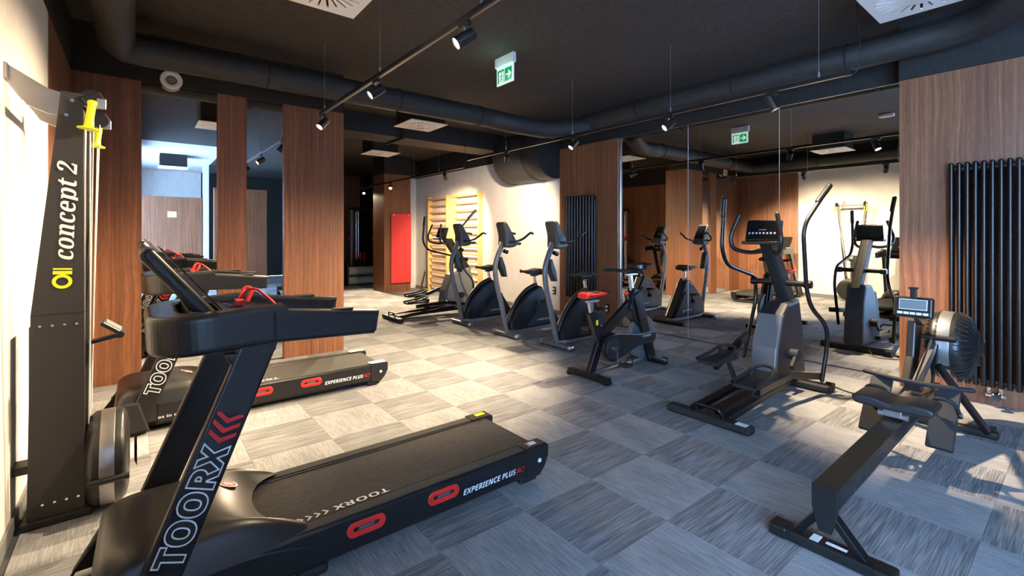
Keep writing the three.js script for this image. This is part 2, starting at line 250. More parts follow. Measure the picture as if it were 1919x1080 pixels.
// ---------------------------------------------------------------- track lights
const YT = 2.69;
function track(u, v0, v1, wires, label) {
  const t = thing('light_track', label, 'light track', [u, (v0 + v1) / 2, YT]), L = v1 - v0, m = (v0 + v1) / 2;
  mesh('rail', rb(.035, .034, L, .004, [0, 0, 0]), mat.blackPlastic, t); mesh('conductor', bx(.012, .003, L - .02, [0, -.0175, 0]), mat.alu, t);
  for (const v of wires) { mesh('suspension_wire', cyl([0, .017, m - v], [0, HC - YT, m - v], .0022, .0022, 6), mat.silver, t); mesh('wire_clamp', cyl([0, .015, m - v], [0, .06, m - v], .008), mat.silver, t); }
  mesh('end_cap', [rb(.038, .04, .05, .004, [0, 0, L / 2]), rb(.038, .04, .05, .004, [0, 0, -L / 2])], mat.blackPlastic, t);
  mesh('feed_cable', smooth([[0, .012, L / 2 - .05], [0, -.012, L / 2 + .04], [0, .03, L / 2 + .07], [0, HC - YT, L / 2 + .05]], .0035, 30, 6), mat.blackPlastic, t);
  return t;
}
function lamp(u, v, aim, cd, label, angle = .62, color = [1, .77, .50], len_ = .13) {
  const t = thing('track_spotlight', label, 'spotlight', [u, v, YT - .018], 0, 'track spotlights');
  const d = W(...aim).sub(W(u, v, YT - .1)).normalize(), c = new THREE.Vector3(0, -.095, 0), a = c.clone().addScaledVector(d, -len_ / 2), b = c.clone().addScaledVector(d, len_ / 2);
  mesh('adapter', rb(.03, .028, .1, .004, [0, -.014, 0]), mat.blackPlastic, t); mesh('swivel_arm', cyl([0, -.02, 0], [0, -.075, 0], .009), mat.silver, t);
  mesh('lamp_body', [orient(lathe([[0, -len_ / 2], [.036, -len_ / 2], [.038, -len_ / 2 + .004], [.038, len_ / 2], [.034, len_ / 2], [.034, len_ / 2 - .012]], 24), a, b)], mat.blackPlastic, t);
  mesh('lens', cyl(c.clone().addScaledVector(d, len_ / 2 - .022), c.clone().addScaledVector(d, len_ / 2 - .012), .0335, .0335, 24), mat.glow, t);
  const l = new THREE.SpotLight(lin(...color), cd, 0, angle, .75, 2); l.position.copy(c).addScaledVector(d, len_ / 2 + .004); l.castShadow = true; l.shadow.radius = 1.6; t.add(l);
  l.target.position.copy(W(...aim)); l.target.updateMatrixWorld(); return t;
}
track(1.5, -.3, 5.05, [.6, 2.15, 3.55, 4.95], 'long black lighting track hanging over the treadmills');
track(4.34, 1.22, 6.6, [1.42, 2.78, 4.19, 5.57], 'long black lighting track hanging before the mirrors');
track(4.75, 7.4, 12.6, [8.3, 9.4, 11.8, 12.4], 'black lighting track hanging near the stall bars');
lamp(1.5, 5.0, [-.3, 4.5, .5], 38, 'small black spotlight at the end of the treadmill track, turned to the left wall', .75);
lamp(1.5, 3.62, [-.47, 3.9, 1.1], 28, 'black spotlight on the treadmill track turned to the ski machine', .75);
lamp(1.5, 2.32, [-.47, 3.0, 1.1], 22, 'lit black spotlight on the treadmill track beside the hanging wire', .75);
lamp(1.5, 1.25, [1.9, 4.0, 0], 34, 'black spotlight on the treadmill track aimed at the open floor', .5);
lamp(4.34, 1.78, [4.85, .75, .2], 52, 'black spotlight near the end of the mirror track tilted at the rower', .62);
lamp(4.34, 2.8, [1.4, 4.6, 0], 62, 'glaring spotlight on the mirror track between the mirror panes', .6);
lamp(4.34, 4.17, [2.0, 4.9, 0], 42, 'glaring spotlight on the mirror track beside the wood panel', .7);
lamp(4.34, 5.55, [5.9, 7.7, 1.2], 30, 'dark spotlight on the mirror track turned to the white wall', .75);
lamp(4.75, 8.05, [5.88, 9.3, 1.2], 38, 'spotlight on the far track turned to the stall bars', .75);
lamp(4.75, 10.6, [3.3, 7.8, 0], 60, 'glaring spotlight on the far track before the post', .85);
lamp(4.75, 12.3, [3.8, 9.9, 0], 60, 'glaring spotlight on the far track inside the dark room', .8);

// ---------------------------------------------------------------- treadmills
function makeTreadmill() {
  const t = thing('treadmill', 'treadmill', 'treadmill', [.85, 2.325, 0], Math.PI, 'treadmills'); t.scale.z = .84;
  const X0 = -1.0;
  for (const s of [-1, 1]) {
    mesh('side_rail', [rb(1.72, .15, .095, .012, [-.12, .13, s * .325]), rb(1.3, .04, .05, .008, [.1, .055, s * .31])], mat.blackPlastic, t);
    mesh('foot_strip', rb(1.6, .008, .07, .003, [-.13, .207, s * .322]), mat.belt, t);
    const c = mesh('end_cap', ext([[-1.03, .2], [-1.01, .215], [-.86, .215], [-.86, .05], [-.9, .04], [-.96, .04], [-1.0, .08], [-1.03, .14]], .11, .01, s * .327), mat.blackPlastic, t);
    mesh('roller_bolt', cyl([-.955, .13, s * .38], [-.955, .13, s * .388], .012), mat.whitePlastic, c);
    for (const x of [.06, -.33]) { const g = new THREE.ExtrudeGeometry((() => { const q = stadium(.17, .06); q.holes.push(stadium(.125, .024, 0, 0, true)); return q; })(), { depth: .008, bevelEnabled: true, bevelThickness: .003, bevelSize: .003, bevelSegments: 1 }).rotateZ(0).translate(x, .145, s * .372 - .004); const r = mesh('red_slot', g, mat.red, t); mesh('slot_insert', bx(.07, .014, .006, [x, .145, s * .372]), mat.steelGrey, r); }
  }
  mesh('running_belt', [rb(1.68, .012, .54, .005, [-.12, .196, 0]), cyl([-.955, .17, -.27], [-.955, .17, .27], .032)], mat.belt, t);
  mesh('deck', bx(1.6, .06, .54, [-.1, .15, 0]), mat.rubber, t);
  mesh('base_frame', [rb(.9, .05, .6, .012, [.45, .05, 0]), rb(.12, .045, .74, .02, [.28, .028, 0]), rb(.14, .05, .78, .02, [.86, .03, 0]), rb(.12, .04, .7, .01, [-.9, .03, 0])], mat.matte, t);
  // motor hood: a shell whose edge toward the belt is scooped
  { const nx = 22, nz = 30, pos = [], idx = []; 
    for (let j = 0; j <= nz; j++) for (let i = 0; i <= nx; i++) { const z = (j / nz * 2 - 1) * .375, q = Math.abs(z) / .375, xe = .30 + .15 * Math.max(0, 1 - (z / .29) ** 2) ** .5 * 1, s = i / nx, x = xe + (.99 - xe) * s, g = Math.max(0, 1 - q ** 7) ** .5, f = Math.sin(Math.min(1, s * 2.2 + .12) * Math.PI / 2) * (s > .72 ? Math.max(0, 1 - ((s - .72) / .28) ** 3) ** .5 : 1); pos.push(x, .075 + (.135 + .125 * f) * (.45 + .55 * g) * (s > .985 ? .2 : 1), z); }
    for (let j = 0; j < nz; j++) for (let i = 0; i < nx; i++) { const a = j * (nx + 1) + i, b = a + 1, c = a + nx + 1, d = c + 1; idx.push(a, c, b, b, c, d); }
    const g = new THREE.BufferGeometry(); g.setAttribute('position', new THREE.Float32BufferAttribute(pos, 3)); g.setAttribute('uv', new THREE.Float32BufferAttribute(new Array(pos.length / 3 * 2).fill(0), 2)); g.setIndex(idx); g.computeVertexNormals();
    mesh('motor_hood', [g, ext([[.32, .19], [.95, .19], [.97, .07], [.32, .07]], .735, .01), cyl([.6, .2, 0], [.6, .19, 0], .02)], mat.hood, t); }
  const stick = print('number_sticker', .085, .085, 900, (g, w) => { g.fillStyle = '#f3e9e4'; g.beginPath(); g.arc(w / 2, w / 2, w * .49, 0, 7); g.fill(); g.fillStyle = '#c9231c'; g.beginPath(); g.arc(w / 2, w / 2, w * .42, 0, 7); g.fill(); g.fillStyle = '#fff'; g.font = 'bold ' + w * .55 + 'px sans-serif'; g.textAlign = 'center'; g.textBaseline = 'middle'; g.fillText('5', w / 2, w * .54); }, t, [.43, .338, .19], [-Math.PI / 2 - .12, 0, 0]); stick.setRotationFromMatrix(new THREE.Matrix4().makeBasis(new THREE.Vector3(0, 0, 1), new THREE.Vector3(.92, .392, 0), new THREE.Vector3(-.392, .92, 0))); stick.position.set(.53, .3025, .15);
  mesh('yellow_tag', bx(.07, .002, .045, [-.95, .2165, .33]), mat.yellowTag, t); { const w = mesh('warning_tag', bx(.06, .002, .04, [-.93, .2165, -.325]), mat.paper, t); mesh('red_stripe', bx(.012, .0008, .04, [-.905, .218, -.325]), mat.red, w); }
  for (const s of [-1, 1]) {
    const a = [.86, .07, s * .385], b = [.47, 1.03, s * .34], u = mesh('upright', bar(a, b, .125, .05, .012), mat.satin, t);
    mesh('upright_gusset', ext([[.42, .98], [.60, .98], [.555, .9], [.50, .86]], .052, .01, s * .342), mat.satin, t);
    mesh('upright_foot', ext([[.78, .03], [1.06, .03], [1.02, .1], [.94, .24], [.84, .24]], .055, .012, s * .39), mat.matte, t);
    // brand lettering up the outer face
    const L = len(a, b), mid = [.712, .435, s * .4], lean = Math.atan2(.39, .96);
    const p = print('lettering', .53, .1, 800, (g, w, h) => { g.save(); g.translate(0, 0); const tw = w * .8; fitText(g, 'TOORX', 'bold sans-serif', tw, h, '#0b0b0b', '#e6e9ea', 9); g.fillStyle = '#d3161c'; for (let k = 0; k < 3; k++) { const x = w * .80 + k * w * .066; g.beginPath(); g.moveTo(x, h * .5); g.lineTo(x + w * .055, h * .04); g.lineTo(x + w * .085, h * .04); g.lineTo(x + w * .035, h * .5); g.lineTo(x + w * .085, h * .96); g.lineTo(x + w * .055, h * .96); g.fill(); } g.restore(); }, u, mid, [0, 0, 0]);
    // plane axes: x up the upright, normal outward
    const up = V3(b).sub(V3(a)).normalize(), n = new THREE.Vector3(0, 0, s), n2 = n.clone().addScaledVector(up, -n.dot(up)).normalize(), yy = n2.clone().cross(up).normalize();
    p.setRotationFromMatrix(new THREE.Matrix4().makeBasis(up, yy, n2)); p.position.copy(V3(a)).lerp(V3(b), .465).addScaledVector(n2, .0275);
  }
  mesh('handle_crossbar', cyl([.47, .99, -.3], [.47, .99, .3], .022), mat.matte, t);
  // console ring
  const ring = (wO, xF, th, xB) => { const s = new THREE.Shape(), r = .2, i = wO - th, ri = r - th * .7; s.moveTo(xB, -wO); s.lineTo(xF - r, -wO); s.quadraticCurveTo(xF, -wO, xF, -wO + r); s.lineTo(xF, wO - r); s.quadraticCurveTo(xF, wO, xF - r, wO); s.lineTo(xB, wO); s.lineTo(xB, i); s.lineTo(xF - th - ri, i); s.quadraticCurveTo(xF - th, i, xF - th, i - ri); s.lineTo(xF - th, -i + ri); s.quadraticCurveTo(xF - th, -i, xF - th - ri, -i); s.lineTo(xB, -i); return s; };
  mesh('console_ring', new THREE.ExtrudeGeometry(ring(.355, .83, .07, .42), { depth: .10, bevelEnabled: true, bevelThickness: .024, bevelSize: .02, bevelSegments: 4, curveSegments: 16 }).rotateX(Math.PI / 2).rotateZ(-.05).translate(-.02, 1.145, 0), mat.satin, t);
  for (const s of [-1, 1]) { const h = mesh('hand_rail', ext([[.45, 1.135], [.45, 1.0], [.02, .985], [-.0, 1.075], [.0, 1.085]], .07, .016, s * .34), mat.satin, t); mesh('pulse_plate', rb(.09, .012, .05, .005, [.16, 1.105, s * .34]), mat.blackPlastic, h); mesh('rail_end', ext([[.012, .995], [.07, .995], [.05, 1.086], [-.002, 1.086]], .066, .012, s * .34), mat.darkGrey, h); }
  const dash = mesh('control_panel', [ext([[.36, 1.04], [.70, 1.10], [.70, 1.14], [.36, 1.075]], .58, .008)], mat.blackPlastic, t);
  print('button_print', .28, .5, 300, (g, w, h) => { g.fillStyle = '#0d0d14'; g.fillRect(0, 0, w, h); seed = 99; for (let i = 0; i < 46; i++) { g.fillStyle = ['#5b4bb8', '#3a58c8', '#8a7be0', '#c9cbe8'][Math.floor(rnd() * 4)]; g.fillRect(w * (.08 + .8 * rnd()), h * (.05 + .88 * rnd()), w * .07, h * .014); } g.fillStyle = '#d8d8da'; g.fillRect(w * .2, h * .1, w * .1, h * .16); }, dash, [.53, 1.1115, 0], [-Math.PI / 2, 0, 0], { roughness: .25 }).rotation.set(-Math.PI / 2, .19, 0, 'ZYX');
  const disp = mesh('display', [bar([.60, 1.07, 0], [.835, 1.37, 0], .055, .5, .025)], mat.satin, t);
  mesh('display_glass', bar([.595, 1.11, 0], [.795, 1.365, 0], .004, .44, .001).translate(-.012, .012, 0), mat.screen, disp);
  const key = mesh('safety_key', [rb(.035, .03, .06, .008, [.5, 1.13, .03]), smooth([[.5, 1.135, .03], [.47, 1.18, .03], [.44, 1.185, .0], [.4, 1.15, -.04], [.36, 1.1, -.1]], .006, 24, 6), smooth([[.5, 1.14, .03], [.47, 1.19, .06], [.45, 1.18, .05], [.47, 1.13, .03]], .009, 20, 6)], mat.red, t);
  print('lettering', .42, .036, 900, (g, w, h) => { fitText(g, 'EXPERIENCE PLUS', 'italic bold sans-serif', w * .86, h, '#dfe3e6'); g.save(); g.translate(w * .85, 0); fitText(g, 'AC!', 'italic bold sans-serif', w * .15, h, '#c8161c'); g.restore(); }, t, [-.64, .115, -.3745], [0, Math.PI, 0]);
  print('lettering', .24, .024, 700, (g, w, h) => fitText(g, 'as in motion', 'bold sans-serif', w, h, '#d8dcde'), t, [.62, .1, -.3785], [0, Math.PI, 0]);
  const bp = print('belt_print', .62, .055, 700, (g, w, h) => { fitText(g, 'TOORX', 'bold sans-serif', w * .44, h, '#e8e8e4'); g.strokeStyle = '#e8e8e4'; g.lineWidth = h * .16; for (let k = 0; k < 9; k++) { const x = w * (.47 + k * .057); g.beginPath(); g.moveTo(x + w * .03, h * .1); g.lineTo(x, h * .5); g.lineTo(x + w * .03, h * .9); g.stroke(); } }, t, [.21, .2035, -.235], [0, 0, 0]);
  bp.rotation.set(-Math.PI / 2, 0, 0, 'YXZ');
  mesh('power_lead', [smooth([[.98, .16, .3], [1.03, .1, .28], [1.1, .02, .2], [1.25, .012, -.1]], .006, 24, 6), cyl([.97, .17, .3], [1.0, .14, .29], .014)], mat.rubber, t);
  return t;
}
const tm = makeTreadmill(); tm.userData.label = 'black treadmill in front with full lettering on its upright and red sticker on the hood';
copyOf(tm, 'black treadmill next to the wood and mirror wall', [.85, 4.57]);
copyOf(tm, 'black treadmill hidden beyond the wood wall, seen in the mirror', [.75, 7.6]);

// ---------------------------------------------------------------- ski machine on the left wall
{ const t = thing('ski_machine', 'tall dark ski machine with yellow handles on the white wall', 'ski machine', [0, 3.3, 0]);
  const prof = [[-.416, 0.02], [-.206, 0.02], [-.2, 2.1], [-.279, 2.1], [-.391, 1.045]];
  for (const s of [-1, 1]) { // s = +1 is the side nearer the camera (local +z)
    const g = ext(prof, .012, .002); const p = g.attributes.position; for (let i = 0; i < p.count; i++) p.setZ(i, p.getZ(i) + s * (.075 + .19 * Math.max(0, p.getY(i)) / 2.1)); g.computeVertexNormals();
    const pn = mesh('side_panel', g, mat.charcoal, t);
    for (const y of [.99, .11]) for (let k = 0; k < 4; k++) { const z = s * (.081 + .19 * y / 2.1); mesh('rivet', cyl([-.36 + k * .043, y, z], [-.36 + k * .043, y, z + s * .004], .007, .006, 10), mat.chrome, pn); }
    mesh('rivet', cyl([-.24, 2.06, s * .27], [-.24, 2.06, s * .276], .008), mat.chrome, pn); mesh('rivet', cyl([-.26, 1.99, s * .263], [-.26, 1.99, s * .27], .008), mat.chrome, pn);
    mesh('panel_seam', bx(.19, .003, .002, [-.295, 1.045, s * (.0815 + .19 * 1.045 / 2.1)]), mat.rubber, pn);
    mesh('pulley', [cyl([-.17, 2.08, s * .24], [-.17, 2.08, s * .27], .045), bar([-.2, 2.06, s * .255], [-.13, 2.1, s * .255], .05, .05)], mat.blackPlastic, t);
    mesh('pulley_guard', rb(.035, .05, .008, .003, [-.135, 2.06, s * .28]), mat.silver, t);
    const hx = -.175, hz = s * .285; const h = mesh('handle', [place(lathe([[0, -.07], [.04, -.072], [.041, -.066], [.02, -.058], [.016, -.03], [.016, .045], [.02, .062], [.014, .07], [0, .07]], 20), [hx, 2.0, hz], [0, 0, -.12])], mat.yellow, t);
    mesh('pull_cord', cyl([hx, 2.06, hz], [-.19, .5, s * .05], .0032, .0032, 8), mat.cord, h); mesh('pull_cord', cyl([-.165, 2.05, s * .24], [-.195, .45, s * .06], .0026, .0026, 8), mat.cord, h);
  }
  mesh('spine', [bar([-.235, .5, .1], [-.235, 2.08, .24], .03, .02), bar([-.235, .5, -.1], [-.235, 2.08, -.24], .03, .02), cyl([-.23, 2.06, -.26], [-.23, 2.06, .26], .018)], mat.alu, t);
  mesh('back_brace', [bx(.02, .95, .13, [-.4, .5, 0]), bx(.06, .04, .1, [-.44, .28, 0])], mat.charcoal, t);
  mesh('wall_bracket', [ext([[-.468, 2.2], [-.455, 2.2], [-.33, 2.12], [-.24, 2.10], [-.24, 2.0], [-.33, 2.0], [-.40, 2.03], [-.455, 2.12], [-.468, 2.14]], .012, .002, .19), ext([[-.468, 2.2], [-.455, 2.2], [-.33, 2.12], [-.24, 2.10], [-.24, 2.0], [-.33, 2.0], [-.40, 2.03], [-.455, 2.12], [-.468, 2.14]], .012, .002, -.19), bx(.01, .07, .46, [-.464, 2.17, 0])], mat.alu, t);
  mesh('base_foot', [rb(.26, .04, .2, .01, [-.31, .02, 0])], mat.matte, t);
  const fw = mesh('flywheel_cage', [lathe([[0, -.085], [.16, -.083], [.215, -.07], [.236, -.05], [.236, .055], [.215, .078], [.16, .09], [0, .09]], 48).rotateZ(Math.PI / 2).translate(-.115, .25, 0)], mat.blackPlastic, t);
  mesh('cage_band', lathe([[.236, -.026], [.24, -.024], [.24, .03], [.236, .032]], 48).rotateZ(Math.PI / 2).translate(-.115, .25, 0), mat.alu, fw); mesh('damper_bar', cyl([-.19, .21, .24], [-.03, .21, .24], .016), mat.blackPlastic, fw); mesh('hub_cover', cyl([-.0, .25, 0], [-.012, .25, 0], .09, .06), mat.blackPlastic, fw); mesh('hub_disc', cyl([-.012, .25, 0], [.0, .25, 0], .03), mat.yellowTag, fw);
  const mo = mesh('monitor', [rb(.022, .12, .16, .008, [0, 0, 0]).rotateZ(.9).translate(-.1, .93, 0)], mat.blackPlastic, t); mesh('monitor_screen', rb(.004, .08, .12, .001, [.012, .005, 0]).rotateZ(.9).translate(-.1, .93, 0), mat.lcd, mo); mesh('monitor_arm', [bar([-.2, .86, 0], [-.08, .885, 0], .02, .05), cyl([-.07, .9, -.09], [-.07, .9, .09], .018)], mat.blackPlastic, mo);
  const lean = Math.atan2(.19, 2.1);
  const pr = print('lettering', .62, .085, 900, (g, w, h) => { g.save(); g.translate(w * .2, 0); fitText(g, 'concept 2', 'italic bold serif', w * .8, h, '#f1f1ee'); g.restore(); g.strokeStyle = '#d9de1e'; g.fillStyle = '#d9de1e'; g.lineWidth = h * .17; g.beginPath(); g.ellipse(h * .46, h * .5, h * .32, h * .34, 0, 0, 7); g.stroke(); g.fillRect(h * .86, h * .1, h * .2, h * .8); g.fillRect(h * 1.12, h * .1, h * .1, h * .8); g.clearRect(h * 1.07, h * .1, h * .04, h * .8); }, t, [-.27, 1.47, .086 + .19 * 1.47 / 2.1], [0, 0, 0]);
  pr.rotation.set(lean, 0, Math.PI / 2 - .04, 'XYZ');
}

// ---------------------------------------------------------------- rower
{ const t = thing('rowing_machine', 'black rowing machine with long steel seat rail and flywheel', 'rower', [0, .745, 0]);
  mesh('seat_rail', [bar([2.36, .275, 0], [4.45, .33, 0], .085, .1, .006)], mat.blackMetal, t);
  mesh('rail_plate', [bar([2.37, .3195, 0], [4.35, .3715, 0], .004, .098, .001)], mat.railSteel, t);
  mesh('rear_cap', ext([[-.05, .1], [.05, .1], [.05, 0], [.025, -.1], [-.025, -.1], [-.05, 0]], .02, .003).rotateY(Math.PI / 2).translate(2.35, .225, 0), mat.blackPlastic, t);
  mesh('rear_leg', [bar([2.37, .2, .022], [2.4, .05, .13], .045, .03, .004), bar([2.37, .2, -.022], [2.4, .05, -.13], .045, .03, .004)], mat.blackMetal, t);
  const rf = mesh('rear_foot', [rb(.09, .05, .44, .01, [2.4, .03, 0]), rb(.095, .055, .08, .012, [2.4, .0285, .2]), rb(.095, .055, .08, .012, [2.4, .0285, -.2])], mat.blackPlastic, t);
  mesh('foot_sticker', [bx(.06, .001, .035, [2.395, .0556, -.05]), bx(.02, .001, .08, [2.395, .0556, .03])], mat.paper, rf);
  mesh('front_leg', [bar([4.42, .5, .04], [4.62, .05, .27], .06, .03, .006), bar([4.42, .5, -.04], [4.62, .05, -.27], .06, .03, .006), bar([4.25, .33, 0], [4.55, .62, 0], .07, .06, .006)], mat.blackMetal, t);
  mesh('front_foot', [rb(.07, .05, .64, .012, [4.64, .035, 0])], mat.blackPlastic, t); mesh('transport_wheel', [cyl([4.71, .04, .27], [4.71, .04, .3], .035), cyl([4.71, .04, -.27], [4.71, .04, -.3], .035)], mat.rubber, t);
  const fw = mesh('flywheel_housing', [lathe([[0, -.12], [.14, -.118], [.2, -.105], [.235, -.08], [.245, -.05], [.245, .05], [.235, .08], [.205, .115], [.13, .14], [.125, .165], [.07, .175], [0, .175]], 48).rotateX(Math.PI / 2).translate(4.76, .6, .05)], mat.blackPlastic, t);
  mesh('cage_band', lathe([[.2445, -.035], [.249, -.033], [.249, .035], [.2445, .037]], 48).rotateX(Math.PI / 2).translate(4.76, .6, .045), mat.silver, fw); mesh('damper_lever', cyl([4.515, .68, -.06], [4.515, .68, .12], .02), mat.satin, fw); mesh('cage_handle', cyl([4.55, .47, -.06], [4.55, .47, .12], .014), mat.satin, fw); mesh('hub_cap', cyl([4.76, .6, .225], [4.76, .6, .24], .06, .045), mat.satin, fw);
  { const ribs = []; for (let k = 0; k < 36; k++) { const a = k / 36 * Math.PI * 2, c = Math.cos(a), d = Math.sin(a), P = (q, z) => [4.76 + q * c, .6 + q * d, .05 + z]; ribs.push(cyl(P(.13, .147), P(.212, .117), .0045, .0045, 6), cyl(P(.212, .117), P(.247, .055), .0045, .0045, 6), cyl(P(.2485, -.04), P(.205, -.109), .0045, .0045, 6)); } const g = mesh('cage_grille', ribs, mat.rubber, fw); g.userData.kind = 'stuff'; }
  mesh('chain_guard', [ext([[4.2, .36], [4.42, .36], [4.6, .72], [4.5, .86], [4.40, .80], [4.34, .55]], .05, .01, -.1)], mat.blackPlastic, t);
  mesh('chain_housing', bar([3.95, .42, 0], [4.5, .62, 0], .05, .045, .006), mat.alu, t);
  mesh('chain', bar([3.93, .45, .0], [4.45, .68, 0], .008, .012, .002), mat.chrome, t);
  const m = mesh('monitor_arm', [bar([4.5, .78, -.06], [4.05, .91, -.03], .045, .03, .006), bar([4.05, .91, -.03], [3.97, .93, 0], .04, .05, .006)], mat.blackPlastic, t);
  const mon = mesh('monitor', [rb(.045, .135, .2, .016, [0, 0, 0]).rotateZ(-.22).translate(3.93, .955, 0)], mat.blackPlastic, t); mesh('monitor_screen', rb(.006, .06, .135, .002, [-.023, .015, 0]).rotateZ(-.22).translate(3.93, .955, 0), mat.lcd, mon); mesh('screen_frame', rb(.004, .068, .143, .002, [-.0215, .015, 0]).rotateZ(-.22).translate(3.93, .955, 0), mat.whitePlastic, mon); mesh('buttons', [...Array(5)].map((_, k) => rb(.006, .016, .028, .003, [-.023, -.042, -.064 + k * .032]).rotateZ(-.22).translate(3.93, .955, 0)), mat.whitePlastic, mon); mesh('phone_holder', [rb(.02, .07, .035, .005, [3.93, 1.045, 0]), rb(.03, .012, .05, .004, [3.925, 1.08, 0])], mat.blackPlastic, mon);
  const seat = mesh('seat', [ext([[-.17, .0], [-.19, .03], [-.17, .05], [-.09, .055], [0, .035], [.09, .055], [.17, .05], [.19, .03], [.17, 0], [.06, -.005], [-.06, -.005]], .24, .016, 0, [], true).rotateY(Math.PI / 2).translate(3.5, .415, 0)], mat.seat, t); mesh('seat_carriage', [rb(.16, .045, .09, .008, [3.5, .385, 0]), cyl([3.44, .375, -.07], [3.44, .375, .07], .018), cyl([3.56, .375, -.07], [3.56, .375, .07], .018)], mat.silver, seat);
  for (const s of [-1, 1]) { const z = s * .165; const f = mesh('footrest', [bar([3.72, .20, z], [3.94, .46, z], .02, .12, .006), rb(.05, .02, .11, .006, [3.7, .2, z])], mat.darkGrey, t); mesh('heel_cup', [bar([3.66, .17, z], [3.78, .32, z], .03, .125, .008)], mat.matte, f); mesh('foot_strap', [smooth([[3.84, .33, z - .07], [3.79, .42, z - .045], [3.77, .44, z], [3.79, .42, z + .045], [3.84, .33, z + .07]], .012, 24, 6)], mat.rubber, f); mesh('strap_buckle', rb(.02, .02, .02, .004, [3.8, .36, z + s * .075]), mat.chrome, f); }
  mesh('footrest_bar', [cyl([3.9, .36, -.2], [3.9, .36, .2], .014), bx(.14, .012, .1, [3.88, .39, 0])], mat.alu, t);
  mesh('handle', [pipe([[3.97, .475, -.27], [3.9, .475, -.1], [3.9, .475, .1], [3.97, .475, .27]], .015, .08)], mat.rubber, t); mesh('handle_hook', [rb(.06, .05, .09, .008, [3.94, .44, 0])], mat.blackPlastic, t);
  print('lettering', .5, .06, 500, (g, w, h) => { g.globalAlpha = .8; fitText(g, 'concept 2', 'italic bold serif', w, h, '#3a3d42'); }, t, [2.75, .285, .0505], [0, 0, .026]);
}

